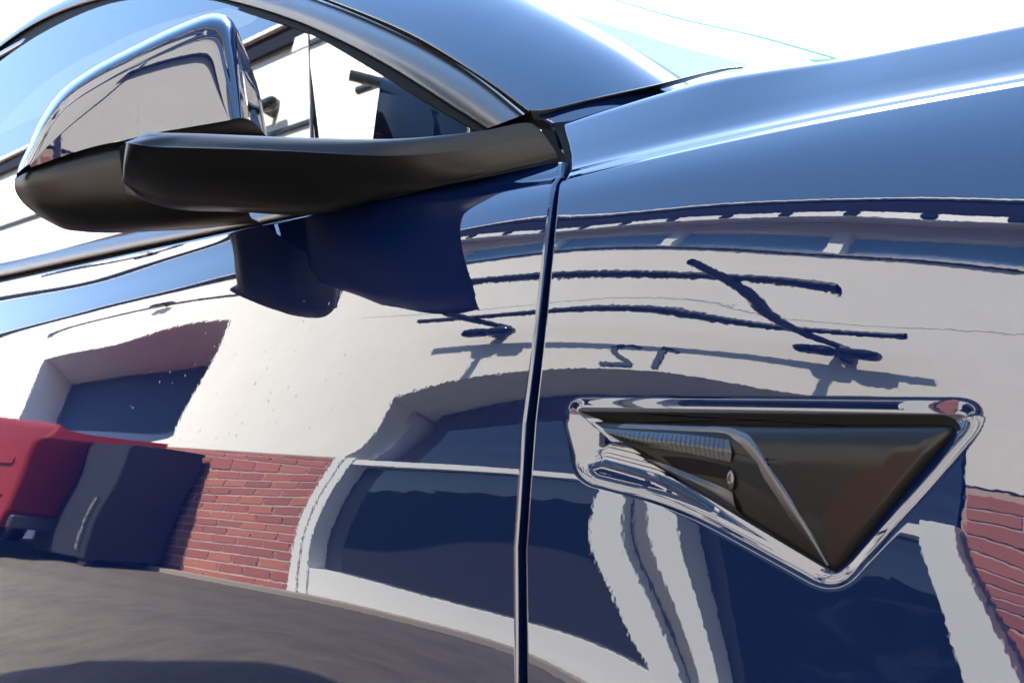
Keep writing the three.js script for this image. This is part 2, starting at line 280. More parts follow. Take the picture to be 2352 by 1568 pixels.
// crown: slope angle (degrees from upright) along the arc from the crease inwards
const CROWN = [[0, 49], [0.0012, 55.6], [0.0090, 58.2], [0.0108, 50], [0.0165, 50], [0.0200, 57.4], [0.026, 52], [0.038, 45], [0.055, 42], [0.098, 44], [0.106, 56], [0.112, 75], [0.122, 83], [0.8, 88.5]];
const OUTLINE = [[1700, 173], [1750, 165], [1890, 141], [2054, 113], [2200, 85], [2352, 56], [2600, 6], [3200, -110]];   // the bonnet's edge against the sky
const CX0 = -0.62, CDX = 0.02, CN = 48, DS = 0.0005, SN = 1600, crownGrid = [];
function crownRow(x, k) {
  const yT = wingTop(x), arr = new Float64Array(2 * (SN + 1)); arr[0] = yT; arr[1] = flank(x, yT);
  const th0 = Math.atan(-(flank(x, yT) - flank(x, yT - 1e-4)) / 1e-4) * 180 / Math.PI;
  for (let j = 0; j < SN; j++) { const s = (j + 0.5) * DS, deg = lerp(th0, table(CROWN, s), sstep(0, 0.0015, s)) - 8 * sstep(-0.28, -0.40, x) * sstep(0.02, 0.04, s) * sstep(0.12, 0.1, s), th = deg * Math.PI / 180; arr[2 * j + 2] = arr[2 * j] + Math.cos(th) * DS * k; arr[2 * j + 3] = arr[2 * j + 1] - Math.sin(th) * DS * k; }
  return arr;
}
const crownK = []; for (let i = 0; i < CN; i++) {
  const x = CX0 + i * CDX; let lo = 0.5, hi = 1.5;
  for (let n = 0; n < 18; n++) { const k = (lo + hi) / 2, a = crownRow(x, k); let over = 1e9, u0 = 0; for (let j = 160; j < 320; j += 4) { const [u, v] = proj(new V3(x, a[2 * j], a[2 * j + 1])); if (v - table(OUTLINE, u) < over) { over = v - table(OUTLINE, u); u0 = u; } } if (over < 0) hi = k; else lo = k; }
  crownK.push(lo);
}
{ const i0 = Math.round((-0.38 - CX0) / CDX); for (let i = 0; i < i0; i++) crownK[i] = crownK[i0]; for (let n = 0; n < 3; n++) for (let i = 1; i + 1 < CN; i++) crownK[i] = (crownK[i - 1] + 2 * crownK[i] + crownK[i + 1]) / 4; }
for (let i = 0; i < CN; i++) crownGrid.push(crownRow(CX0 + i * CDX, crownK[i]));
const crm = (a, b, c, d, t) => 0.5 * (2 * b + (c - a) * t + (2 * a - 5 * b + 4 * c - d) * t * t + (3 * b - a - 3 * c + d) * t * t * t);
function crown(x, s) {
  const f = clamp((x - CX0) / CDX, 1, CN - 2.001), i = Math.floor(f), t = f - i, g = clamp(s / DS, 0, SN - 1e-6), j = Math.floor(g), w = g - j;
  const at = (m, c) => lerp(crownGrid[m][2 * j + c], crownGrid[m][2 * j + 2 + c], w);
  return new V3(x, crm(at(i - 1, 0), at(i, 0), at(i + 1, 0), at(i + 2, 0), t), crm(at(i - 1, 1), at(i, 1), at(i + 1, 1), at(i + 2, 1), t));
}
// rear boundary of the crown: down the shut line, then forward along the bonnet's rear edge
const crownRear = [[274, 1244], [283, 1247], [295, 1254], [315, 1268], [337, 1280], [356, 1291], [374, 1299], [396, 1301], [425, 1290]];
const bonnetRear = [[1200, 282], [1244, 271], [1268, 263], [1368, 237], [1500, 202], [1600, 174], [1665, 158], [1722, 151]];
const rearCache = new Map(), topCache = new Map();
function crownStart(s) {                         // x of the shut line at arc s
  const key = Math.round(s * 1e6); if (rearCache.has(key)) return rearCache.get(key);
  let lo = -0.6, hi = -0.3; for (let i = 0; i < 30; i++) { const m = (lo + hi) / 2, [u, v] = proj(crown(m, s)); if (u < table(crownRear, v)) lo = m; else hi = m; }
  rearCache.set(key, lo); return lo;
}
function crownEnd(x) {                           // arc at which the bonnet's rear edge is reached
  const key = Math.round(x * 1e6); if (topCache.has(key)) return topCache.get(key);
  let lo = 0.02, hi = 0.118; for (let i = 0; i < 30; i++) { const m = (lo + hi) / 2, [u, v] = proj(crown(x, m)); if (v > table(bonnetRear, u)) lo = m; else hi = m; }
  const full = lerp(lo, 0.7, sstep(-0.395, -0.33, x)); topCache.set(key, full); return full;
}
const crownGeo = sheet((q, t) => {
  const F = 0.02, E = 0.985, tt = Math.min(t, E) / E, xg = crownStart(Math.min(0.115, 0.11 * tt)); let x, dz = 0;
  if (q < F) { x = xg + 0.003 * (q / F); dz = 0.003 * (1 - Math.sqrt(1 - (1 - q / F) ** 2)) + (q === 0 ? 0.012 : 0); } else x = lerp(xg + 0.003, 0.3, Math.pow((q - F) / (1 - F), 1.15));
  const e = crownEnd(x), s0 = Math.min(e, 0.12), s = tt < 0.85 ? s0 * tt / 0.85 : lerp(s0, e, ((tt - 0.85) / 0.15) ** 2);
  const p = crown(x, s); p.z -= dz; p.y -= dz * 0.6; if (t > E) { const k = (t - E) / (1 - E); p.z -= 0.006 * k; p.y -= 0.012 * k; } return p;
}, 0, 0, false, [0, 1e-4, 0.005, 0.01, 0.015, ...Array.from({ length: 221 }, (_, i) => 0.02 + 0.98 * i / 220)], Array.from({ length: 261 }, (_, i) => i / 260));
part('bonnet', crownGeo, M.paint, car);

// black rubber and body shell behind the shut lines
{
  const pts = [[1262, 262], [1290, 330], [1296, 378], [1277, 420], [1268, 488], [1236, 801], [1215, 970], [1195, 1264], [1198, 1568], [1200, 1800]];
  const rows = [-14, 14].map(o => pts.map(([u, v]) => { const p = hit(u + o * 1.6, v); p.z -= 0.012; return p; }));
  part('shut_seal', loft(rows, 80, 3), M.seal, car);
}

// ------------------------------------------------------------------ greenhouse: side glass, trim, pillar, screen
const TUM = 16 * Math.PI / 180, GN = new V3(-0.02, Math.sin(TUM), Math.cos(TUM)).normalize(), GC = GN.dot(new V3(-0.8, 0.972, -0.12));
const onG = (u, v, o = 0) => onPlane(u, v, GN, GC + o);
const rowG = (pts, o) => pts.map(([u, v, d = 0]) => onG(u, v, o + d));
const arch0 = [[-120, 262], [-60, 196], [0, 147], [103, 79], [239, 19], [342, 3], [479, 7], [581, 34], [708, 76], [848, 154], [984, 239], [1101, 306]];
const arch1 = [[-120, 216], [-60, 157], [0, 113], [110, 42], [239, 0], [342, -13], [460, -9], [574, 17], [711, 64], [882, 150], [1053, 258], [1114, 297]];
const arch2 = [[-120, 190], [-60, 137], [0, 96], [103, 24], [200, -22], [380, -66], [560, -52], [738, 0], [916, 75], [1053, 147], [1140, 208], [1206, 262]];
const mid12 = f => arch1.map((_, i) => { const a = curve(arch1.map(p => new V3(p[0], p[1], 0))).getPointAt(i / (arch1.length - 1)), b = curve(arch2.map(p => new V3(p[0], p[1], 0))).getPointAt(i / (arch1.length - 1)); return [lerp(a.x, b.x, f), lerp(a.y, b.y, f)]; });
part('window_seal', loft([rowG(arch0, -0.006), rowG(arch0, 0.002), rowG(arch1, 0.001), rowG(arch1, -0.004)], 140, 12), M.seal, car);
const trim = part('window_trim', loft([rowG(arch1, -0.003), rowG(mid12(0.08), 0.0035), rowG(mid12(0.35), 0.0075), rowG(mid12(0.65), 0.0065), rowG(mid12(0.92), 0.0005), rowG(arch2, -0.008)], 160, 40), M.satin, car);
trim.userData.label = 'satin black bow over the side window';
// panes
const DN = new V3(-0.02, Math.sin(0.148), Math.cos(0.148)).normalize(), DC = DN.dot(onG(400, 200, -0.007)), onD = pts => pts.map(([u, v]) => onPlane(u, v, DN, DC));
const line = [[708, 60], [712, 200], [716, 330]];
const pane = (a, b) => loft([onD(a), onD(b)], 60, 20);
part('door_glass', pane([[-140, 290], [-60, 190], [0, 140], [103, 72], [239, 12], [342, -4], [479, 0], [581, 28], [711, 66]], [[-140, 690], [200, 600], [400, 540], [600, 460], [717, 345]]), M.glass, car);
{ const QT = 0.088, QN = new V3(-0.02, Math.sin(QT), Math.cos(QT)).normalize(), qc = QN.dot(onPlane(712, 200, DN, DC)), q = pts => pts.map(([u, v]) => onPlane(u, v, QN, qc));
  part('quarter_glass', loft([q([[711, 66], [848, 146], [984, 231], [1112, 312]]), q([[715, 345], [850, 345], [980, 340], [1112, 330]])], 60, 20), M.quarter, car); }
part('glass_edge', (() => { const g = tube([onPlane(711, 66, DN, DC), onPlane(714, 200, DN, DC), onPlane(716, 345, DN, DC)], 0.0024, 20, 6); return g; })(), M.gloss, car);
// belt trim below the glass
const belt = o => [[-200, 683 + o], [0, 643 + o], [270, 586 + o], [540, 532 + o], [711, 497 + o]];
const beltP = (lo, z) => { const top = [[-200, 643], [0, 606], [317, 535], [520, 497], [700, 458]], bot = [[-200, 681], [0, 641], [270, 584], [540, 530], [711, 494]]; return top.map((t, i) => { const u = lerp(t[0], bot[i][0], lo), v = lerp(t[1], bot[i][1], lo); const p = onG(u, v, z); return p; }); };
part('belt_trim', loft([beltP(-0.06, -0.010), beltP(0, 0.000), beltP(0.12, 0.005), beltP(0.5, 0.007), beltP(0.8, 0.0055), beltP(0.95, 0.001), beltP(1.02, -0.006)], 80, 30), M.satin, car);
part('belt_seal', loft([beltP(0.85, 0.0), beltP(1.25, -0.002)], 60, 2), M.seal, car);

// windscreen pillar (painted), its bright edge bead and black gap towards the door
const pilA = [[560, -74], [759, -4], [950, 76], [1087, 158], [1160, 208], [1219, 252]];
const pilB = [[780, -180], [1104, 2], [1240, 48], [1378, 90], [1548, 138], [1704, 151]];
const pilX = [...pilA, [1300, 320], [1400, 404], [1580, 570]], cA = curve(rowG(pilX, 0.004));
const PILW = [[0, 2], [0.008, 4], [0.014, 7], [0.022, 12], [0.048, 24], [0.068, 34], [0.085, 48], [0.100, 66], [0.12, 80], [0.2, 86]], pilArc = [[0, 0]];
for (let i = 0; i < 400; i++) { const w = table(PILW, (i + 0.5) * 0.0005) * Math.PI / 180; pilArc.push([pilArc[i][0] + 0.0005 * Math.cos(w), pilArc[i][1] + 0.0005 * Math.sin(w)]); }
const pillarAt = (s, q) => {
  const a = cA.getPointAt(s), tg = cA.getPointAt(0.75).sub(cA.getPointAt(0.25)).normalize(), m = tg.clone().cross(GN).normalize(); if (m.y < 0) m.negate();
  const f = clamp(q / 0.0005, 0, 399.999), i = Math.floor(f), w = f - i;
  return a.addScaledVector(m, lerp(pilArc[i][0], pilArc[i + 1][0], w)).addScaledVector(GN, -lerp(pilArc[i][1], pilArc[i + 1][1], w));
};
part('windscreen_pillar', sheet((s, t) => pillarAt(s, 0.18 * Math.pow(t, 1.1)), 220, 160), M.paint, car);
part('pillar_gap', loft([rowG(pilA, 0.003), rowG(arch2.slice(6), -0.002)], 80, 4), M.seal, car);
part('pillar_bead', tube(rowG(pilA.map(([u, v]) => [u - 1, v + 3]), 0.004), 0.0013, 120, 8), M.gloss, car);
// cowl seal along the bonnet's rear edge
{
  const up = [[1219, 252], [1252, 251], [1368, 224], [1509, 193], [1663, 156], [1706, 151]], lo = [[1226, 275], [1246, 276], [1368, 243], [1509, 207], [1663, 163], [1714, 153]];
  const zs = [-0.122, -0.124, -0.132, -0.142, -0.156, -0.162];
  part('cowl_seal', loft([up.map(([u, v], i) => atZ(u, v + 6, zs[i] - 0.008)), up.map(([u, v], i) => atZ(u, v, zs[i])), up.map(([u, v], i) => atZ(u, v + 3, zs[i] + 0.003)), lo.map(([u, v], i) => atZ(u, v, zs[i] - 0.012))], 80, 12), M.satin, car);
  part('cowl_corner', loft([[[1100, 292], [1160, 275], [1212, 258], [1250, 262]].map(([u, v]) => onG(u, v, -0.009)), [[1100, 312], [1160, 300], [1220, 290], [1268, 300]].map(([u, v]) => onG(u, v, -0.012))], 20, 4), M.seal, car);
}
// windscreen
{
  const a = [[800, -201], [1190, -9], [1330, 35], [1450, 71], [1560, 105], [1720, 147]].map(([u, v]) => atZ(u, v, -0.31)), b = [[860, -215], [1260, -30], [1440, 40], [1640, 90], [1800, 138]].map(([u, v]) => atZ(u, v, -0.55)), c = [[1000, -160], [1320, -34], [1548, 37], [1753, 84], [1930, 134]].map(([u, v]) => atZ(u, v, -1.1));
  part('screen_border', loft([[[700, -120], [1090, 30], [1220, 82], [1350, 128], [1510, 178], [1700, 166]].map(([u, v]) => atZ(u, v, -0.26)), [[800, -200], [1190, -8], [1330, 36], [1450, 72], [1560, 106], [1720, 148]].map(([u, v]) => atZ(u, v, -0.30))], 60, 6), M.borderTint, car);
  const ws = part('windscreen', loft([a, b, c], 60, 30), M.screen, car);
  part('windscreen_edge', loft([[[1000, -160], [1320, -34], [1548, 37], [1753, 84], [1930, 134]].map(([u, v]) => atZ(u, v, -1.04)), [[1000, -158], [1320, -31], [1548, 43], [1753, 98], [1880, 148]].map(([u, v]) => atZ(u, v, -1.03))], 40, 2), M.screenEdge, ws);
}
// the rest of the shell, needed for the car's own shade: lining, roof, far side, tail
{
  part('cabin_lining', mergeGeometries([
    loft([[new V3(-3.0, 0.5, -0.42), new V3(-0.35, 0.5, -0.42)], [new V3(-3.0, 1.42, -0.46), new V3(-0.95, 1.42, -0.46)]], 2, 2),
    loft([[new V3(-3.0, 0.94, -0.10), new V3(-0.47, 0.94, -0.10)], [new V3(-3.0, 0.9, -0.44), new V3(-0.47, 0.9, -0.44)]], 2, 2)]), M.lining, car);
  const roofRow = (z, y, x) => [new V3(-3.3, y - 0.18, z), new V3(-2.6, y - 0.02, z), new V3(-1.9, y + 0.02, z), new V3(x, y - 0.02, z)];
  const e = rowG(arch2.slice(2, 8), -0.006);
  part('roof', loft([[new V3(-3.3, 1.2, -0.17), new V3(-2.6, 1.36, -0.19), e[0], e[1], e[2]], roofRow(-0.34, 1.43, -1.25), roofRow(-0.95, 1.47, -1.2), roofRow(-1.6, 1.42, -1.25), roofRow(-1.74, 1.32, -1.2)], 40, 40), M.paint, car);
  part('rear_flank', loft([[new V3(-4.1, 0.3, -0.25), new V3(-3, 0.25, -0.02), new V3(-1.745, 0.22, -0.03)], [new V3(-4.2, 0.6, -0.2), new V3(-3, 0.6, 0.03), new V3(-1.745, 0.6, 0.0)], [new V3(-4.1, 0.98, -0.3), new V3(-3, 0.97, -0.06), new V3(-1.745, 0.94, -0.07)], [new V3(-3.9, 1.05, -0.5), new V3(-3.2, 1.2, -0.17), new V3(-1.745, 0.97, -0.1)]], 40, 30), M.paint, car);
  part('far_flank', loft([[new V3(-4.1, 0.25, -1.7), new V3(0.5, 0.25, -1.9)], [new V3(-4.1, 0.7, -1.85), new V3(0.5, 0.7, -1.92)], [new V3(-3.9, 0.98, -1.8), new V3(0.5, 0.93, -1.85)]], 20, 20), M.paint, car);
  part('under_tray', box(4.6, 0.04, 1.7, -1.8, 0.2, -0.95), M.lining, car);
}

// ------------------------------------------------------------------ door mirror
const MN = new V3(0.68, 0.06, 0.72).normalize(), MC = MN.dot(new V3(-0.955, 1.0, 0.056));
const onM = (u, v, o = 0) => onPlane(u, v, MN, MC + o);
const mirror = new THREE.Group(); mirror.name = 'door_mirror'; car.add(mirror); mirror.userData.label = 'dark blue door mirror on a satin black arm';
{
  const sil = [[38, 398], [46, 372], [61, 342], [89, 280], [137, 212], [205, 161], [308, 106], [410, 58], [486, 32], [520, 38], [538, 58], [548, 110], [558, 190], [570, 275]];
  const rim = [[52, 386], [60, 362], [74, 335], [101, 280], [148, 218], [215, 168], [312, 117], [410, 71], [478, 47], [506, 50], [521, 66], [532, 112], [545, 190], [556, 275]];
  const inn = [[66, 376], [74, 362], [84, 342], [108, 300], [154, 246], [239, 191], [342, 140], [427, 104], [470, 91], [488, 93], [499, 107], [510, 150], [524, 210], [537, 273]];
  const ins = [[76, 371], [84, 358], [96, 340], [122, 302], [168, 252], [246, 203], [345, 153], [425, 117], [462, 105], [477, 107], [487, 119], [498, 155], [511, 212], [524, 272]];
  const bot = [[70, 384], [110, 370], [205, 339], [300, 318], [362, 304], [420, 294], [479, 284], [515, 278]];
  const k = 40, rs = (pts, f) => { const c = curve(pts.map(p => new V3(p[0], p[1], 0))); return Array.from({ length: k }, (_, i) => { const p = c.getPointAt(i / (k - 1)); return onM(p.x, p.y, typeof f === 'function' ? f(i / (k - 1)) : f); }); };
  // front shell: silhouette and rounded rim, then the flat cheek inside the crease
  const ci = curve(inn.map(p => new V3(p[0], p[1], 0))), cb = curve(bot.map(p => new V3(p[0], p[1], 0)));
  const cheek = sheet((s, t) => { const a = ci.getPointAt(s), b = cb.getPointAt(s), u = lerp(a.x, b.x, t), v = lerp(a.y, b.y, t); return onM(u, v, 0.0130 + 0.0016 * (1 - (1 - Math.min(1, t * 2.2)) ** 2) - 0.0012 * ((u - 300) / 230) ** 2); }, 120, 80, true);
  part('mirror_cap', mergeGeometries([loft([rs(sil, -0.10), rs(sil, -0.045), rs(sil, -0.018), rs(rim, 0.006), rs(inn, 0.0125)], 160, 90, true), cheek]), M.paint, mirror);
  // inboard side and the mirror glass behind
  const back = sil.map(([u, v]) => onM(u, v, -0.10));
  part('mirror_glass', loft([back, bot.map(([u, v]) => onM(u, v, -0.10))], 30, 6), M.mirrorGlass, mirror);
  part('inner_cheek', loft([[[537, 55], [549, 113], [562, 195], [574, 275]].map(([u, v]) => onM(u, v, -0.03)), [[550, 80], [572, 140], [594, 210], [612, 311]].map(([u, v]) => onM(u, v, -0.075)), [[548, 90], [570, 150], [590, 220], [606, 311]].map(([u, v]) => onM(u, v, -0.10))], 24, 16), M.paint, mirror);
  part('base_plate', loft([[[196, 341], [300, 318], [362, 303], [479, 283], [568, 273], [612, 312]].map(([u, v]) => onM(u, v, 0.012)), [[200, 352], [300, 340], [362, 330], [479, 318], [560, 316], [612, 318]].map(([u, v]) => onM(u, v, -0.01)), [[200, 352], [300, 345], [362, 338], [479, 330], [560, 326], [612, 322]].map(([u, v]) => onM(u, v, -0.09))], 40, 10), M.satin, mirror);
  part('cap_gap', loft([[[36, 400], [66, 378], [110, 366], [205, 337], [276, 324]].map(([u, v]) => onM(u, v, 0.012)), [[38, 408], [70, 390], [112, 378], [205, 352], [276, 342]].map(([u, v]) => onM(u, v, 0.006))], 30, 4), M.seal, mirror);
  // lower shell
  const low = [
    [[40, 400], [70, 386], [112, 373], [205, 347], [274, 332], [420, 320]], [[34, 408], [66, 398], [112, 386], [205, 361], [276, 346], [420, 330]], [[32, 424], [68, 424], [115, 410], [208, 388], [279, 372], [430, 360]],
    [[36, 442], [76, 446], [125, 440], [215, 425], [290, 412], [450, 400]], [[52, 466], [90, 474], [140, 476], [225, 468], [310, 462], [480, 452]], [[86, 494], [118, 500], [170, 504], [250, 503], [350, 500], [560, 492]], [[120, 514], [147, 521], [200, 524], [290, 522], [380, 519], [585, 506]], [[150, 527], [190, 531], [240, 532], [342, 528], [440, 523], [600, 512]], [[180, 528], [215, 531], [260, 532], [350, 528], [450, 523], [590, 505]]];
  low.push([[170, 505], [215, 500], [280, 495], [360, 490], [450, 486], [570, 480]], [[60, 400], [100, 386], [205, 350], [276, 336], [420, 322], [560, 312]]);
  const off = [0.006, 0.0125, 0.0165, 0.015, 0.008, -0.008, -0.028, -0.055, -0.09, -0.105, -0.10];
  part('lower_shell', loft(low.map((r, i) => r.map(([u, v], j) => onM(u, v, off[i] - (j === 0 ? 0.018 : j === 1 ? 0.004 : 0)))), 80, 90), M.arm, mirror);
  // arm: from the door corner out to the mirror
  const za = u => table([[286, 0.120], [420, 0.086], [600, 0.036], [760, -0.008], [880, -0.04], [1000, -0.055], [1140, -0.066], [1290, -0.077]], u);
  const flat = u => table([[800, 1], [950, 0.6], [1070, 0.15], [1290, 0.05]], u), lean = u => table([[900, 0], [1060, 0.8], [1290, 0.8]], u);
  const armRow = (pts, dz) => pts.map(([u, v, e = 0]) => atZ(u, v, za(u) + dz * flat(u) + (dz > -0.048 ? lean(u) * (v - 350) * 0.0001 : -0.01) + e));
  const rowsA = [
    armRow([[354, 320, -0.02], [360, 319], [420, 318], [598, 324], [745, 330], [899, 332], [1019, 324], [1114, 312], [1217, 296], [1246, 300]], -0.05),
    armRow([[350, 309, -0.02], [346, 307], [420, 309], [598, 316], [745, 321], [899, 323], [1019, 315], [1114, 304], [1217, 287], [1244, 300]], -0.012),
    armRow([[340, 308, -0.02], [344, 306], [420, 307], [598, 314], [745, 319], [899, 321], [1019, 313], [1114, 301], [1217, 284], [1244, 302]], 0.003),
    armRow([[306, 327, -0.03], [299, 327], [354, 334], [430, 337], [598, 342], [745, 349], [899, 355], [1019, 348], [1114, 333], [1224, 312], [1258, 320]], 0.0095),
    armRow([[304, 332, -0.03], [298, 331], [352, 339], [430, 342], [598, 347], [745, 354], [899, 360], [1019, 352], [1114, 338], [1228, 322], [1262, 328]], 0.0095),
    armRow([[298, 368, -0.03], [291, 366], [325, 366], [420, 374], [598, 382], [745, 388], [899, 390], [1019, 380], [1114, 364], [1236, 342], [1272, 340]], 0.002),
    armRow([[294, 402, -0.03], [287, 400], [306, 400], [400, 416], [580, 426], [745, 430], [899, 422], [1019, 404], [1118, 386], [1242, 358], [1278, 352]], -0.010),
    armRow([[296, 428, -0.03], [288, 424], [300, 427], [380, 452], [540, 464], [730, 474], [890, 448], [1019, 422], [1120, 398], [1246, 368], [1280, 359]], -0.026),
    armRow([[312, 452, -0.02], [303, 449], [330, 461], [400, 477], [520, 481], [730, 488], [890, 453], [1019, 426], [1121, 400], [1248, 371], [1281, 362]], -0.042),
    armRow([[340, 455, -0.01], [344, 455], [430, 474], [540, 478], [730, 486], [890, 452], [1019, 425], [1121, 399], [1248, 370], [1281, 362]], -0.075),
    armRow([[380, 400], [400, 400], [430, 400], [560, 404], [730, 410], [890, 410], [1019, 390], [1121, 370], [1240, 345], [1275, 340]], -0.085)];
  part('mirror_arm', loft(rowsA, 180, 120), M.arm, mirror);
  part('hinge_gap', loft([[[272, 336], [276, 372], [282, 412], [296, 446]].map(([u, v]) => onM(u, v, 0.0185)), [[300, 326], [300, 372], [300, 412], [316, 446]].map(([u, v]) => onM(u, v, 0.012))], 20, 3), M.seal, mirror);
}

// ------------------------------------------------------------------ side lamp with camera, sitting in the dish
{
  const lamp = new THREE.Group(); lamp.name = 'side_lamp'; car.add(lamp); lamp.userData.label = 'black triangular side lamp sunk in the wing';
  const BASE = -0.0035, onL = (u, v) => hit(u, v, BASE);
  const out = roundedOutline([[1372, 968], [1800, 978], [2212, 974], [1921, 1320]], [0.002, 0.03, 0.009, 0.006], onL, 10);
  const D = signedDist(out), cx = out.reduce((a, p) => a + p.x, 0) / out.length, cy = out.reduce((a, p) => a + p.y, 0) / out.length;
  const oT0 = onL(1372, 966), oT1 = onL(2212, 972);
  const yTip = onL(1921, 1320).y;
  const r0 = onL(1690, 985), r1 = onL(1742, 1018), r2 = onL(1906, 1300);
  const ridgeX = y => y > r1.y ? lerp(r1.x, r0.x, clamp((y - r1.y) / (r0.y - r1.y)) ** 2) : lerp(r2.x, r1.x, (y - r2.y) / (r1.y - r2.y));
  const surf = (x, y, k) => {
    const d = Math.max(0, D(x, y)), e = clamp(d / 0.0045), round = Math.sqrt(1 - (1 - e) * (1 - e));
    const dx = x - ridgeX(y), base = flank(x, y) + BASE - 0.001;
    const et = clamp(((lerp(oT0.y, oT1.y, clamp((x - oT0.x) / (oT1.x - oT0.x)))) - y) / 0.014);
    return base - 0.0045 * (1 - et) * (1 - et) + 0.004 * round + 0.004 * clamp(d / 0.02) - (dx > 0 ? 0.03 * dx : -0.02 * dx * 0) + (y - yTip) * 0.11;
  };
  const n = out.length, ring = (a, t) => { const f = a * n, i = Math.floor(f) % n, w = f - Math.floor(f), p = out[i], q = out[(i + 1) % n]; const k = 1 - t; return [lerp(cx, lerp(p.x, q.x, w), k), lerp(cy, lerp(p.y, q.y, w), k)]; };
  part('lamp_cover', sheet((a, t) => { const [x, y] = ring(Math.min(a, 0.99999), t); return new V3(x, y, t === 0 ? surf(x, y) - 0.012 : surf(x, y)); }, 200, 40, false, undefined, [0, 0.002, 0.006, 0.012, 0.02, 0.03, 0.045, 0.06, 0.08, 0.1, 0.13, 0.16, 0.2, 0.25, 0.3, 0.36, 0.43, 0.5, 0.6, 0.7, 0.8, 0.9, 0.99]), M.matt, lamp);
  // slot above the cover
  const slot = roundedOutline([[1330, 944], [2190, 952], [2216, 990], [1395, 972]], [0.004, 0.006, 0.003, 0.001], onL, 6);
  const sx = slot.reduce((a, p) => a + p.x, 0) / slot.length, sy = slot.reduce((a, p) => a + p.y, 0) / slot.length;
  part('gasket', sheet((a, t) => { const f = Math.min(a, 0.99999) * slot.length, i = Math.floor(f), w = f - i, p = slot[i], q = slot[(i + 1) % slot.length]; const x = lerp(lerp(p.x, q.x, w), sx, t), y = lerp(lerp(p.y, q.y, w), sy, t); return new V3(x, y, wingZ(x, y) + 0.0010 * Math.sin(Math.min(1, t * 6) * Math.PI / 2)); }, 90, 8), M.seal, lamp);
  // raised ridge bar between lens and cover, and the indicator lens with its ribs
  const onS = (u, v, o) => { const p = onL(u, v); return new V3(p.x, p.y, surf(p.x, p.y) + o); };
  part('ridge_bar', loft([[[1440, 978], [1600, 984], [1690, 990], [1728, 1010], [1790, 1096], [1850, 1196], [1904, 1296]].map(([u, v]) => onS(u - 9, v + 9, -0.0004)), [[1446, 974], [1606, 980], [1700, 985], [1740, 1008], [1802, 1096], [1860, 1196], [1910, 1296]].map(([u, v]) => onS(u, v, 0.0012)), [[1452, 970], [1616, 976], [1712, 982], [1754, 1006], [1814, 1096], [1870, 1196], [1916, 1296]].map(([u, v]) => onS(u, v, -0.0003))], 60, 10), M.satin, lamp);
  const lensRow = (pts, o) => pts.map(([u, v]) => onS(u, v, o));
  const lens = part('indicator_lens', loft([lensRow([[1404, 982], [1480, 988], [1600, 996], [1700, 1008]], 0.0006), lensRow([[1414, 992], [1480, 1004], [1600, 1016], [1712, 1034]], 0.0022), lensRow([[1440, 1012], [1500, 1022], [1600, 1036], [1708, 1058]], 0.0008)], 60, 12), M.lens, lamp);
  const ribs = []; for (let k = 0; k < 26; k++) { const u = 1420 + k * 10.8, f = k / 26; ribs.push(tube([onS(u, lerp(986, 1006, f), 0.0012), onS(u + 2, lerp(998, 1030, f), 0.0026), onS(u + 4, lerp(1010, 1054, f), 0.0012)], 0.00016, 6, 4)); }
  part('lens_rib', mergeGeometries(ribs), M.lens, lens).userData.kind = 'stuff';
  part('lamp_hollow', loft([lensRow([[1470, 1040], [1560, 1046], [1640, 1054], [1706, 1070]], 0.0005), lensRow([[1520, 1066], [1590, 1080], [1650, 1090], [1702, 1098]], 0.0005)], 30, 4), M.seal, lamp);
  part('lower_fin', loft([lensRow([[1488, 1054], [1570, 1092], [1650, 1138], [1720, 1184]], 0.0004), lensRow([[1500, 1052], [1584, 1088], [1660, 1126], [1712, 1160]], 0.0028), lensRow([[1530, 1056], [1604, 1084], [1664, 1108], [1704, 1124]], 0.0006)], 40, 10), M.lens, lamp);
  part('camera_lens', (() => { const c = onS(1707, 1100, 0.0015), g = new THREE.SphereGeometry(0.0035, 20, 12); g.scale(0.7, 1.7, 0.5); g.translate(c.x, c.y, c.z); return g; })(), M.gloss, lamp);
}

// ------------------------------------------------------------------ the yard: ground, and the building opposite that the paint mirrors
const mTar = grain(0.086, 0.071, 0.055, 0.5); mTar.repeat.set(1.9, 1.9);
const mRender = grain(0.87, 0.835, 0.765, 0.05); mRender.repeat.set(0.5, 0.5);
const Y = {
  tar: std({ map: mTar, roughness: 0.95 }), wall: std({ map: mRender, roughness: 0.9 }), white: std({ color: lin(0.80, 0.80, 0.78), roughness: 0.5 }),
  mortar: std({ color: lin(0.56, 0.42, 0.34), roughness: 0.95 }), kerb: std({ color: lin(0.30, 0.26, 0.21), roughness: 0.9 }),
  fascia: phys({ color: lin(0.012, 0.016, 0.03), roughness: 0.9, specularIntensity: 0.2 }), steel: std({ color: lin(0.025, 0.03, 0.04), roughness: 0.45 }),
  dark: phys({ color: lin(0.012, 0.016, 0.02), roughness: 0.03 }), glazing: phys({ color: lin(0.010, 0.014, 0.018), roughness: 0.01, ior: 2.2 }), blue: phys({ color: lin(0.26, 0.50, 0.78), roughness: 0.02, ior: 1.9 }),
  door: std({ color: lin(0.03, 0.055, 0.13), roughness: 0.7 }), soffit: std({ color: lin(0.78, 0.76, 0.78), roughness: 0.9 }),
  red: phys({ color: lin(0.15, 0.006, 0.006), roughness: 0.6, specularIntensity: 0.3 }), rubber: std({ color: lin(0.015, 0.015, 0.015), roughness: 0.9 }), tan: std({ color: lin(0.4, 0.33, 0.27), roughness: 0.7 }),
  shadowBlue: std({ color: lin(0.006, 0.008, 0.02), roughness: 0.7 }), grey: std({ color: lin(0.16, 0.16, 0.17), roughness: 0.6 }),
  leaf: std({ color: lin(0.03, 0.05, 0.02), roughness: 0.9 }), letter: std({ color: lin(0.05, 0.07, 0.11), roughness: 0.6 }),
};
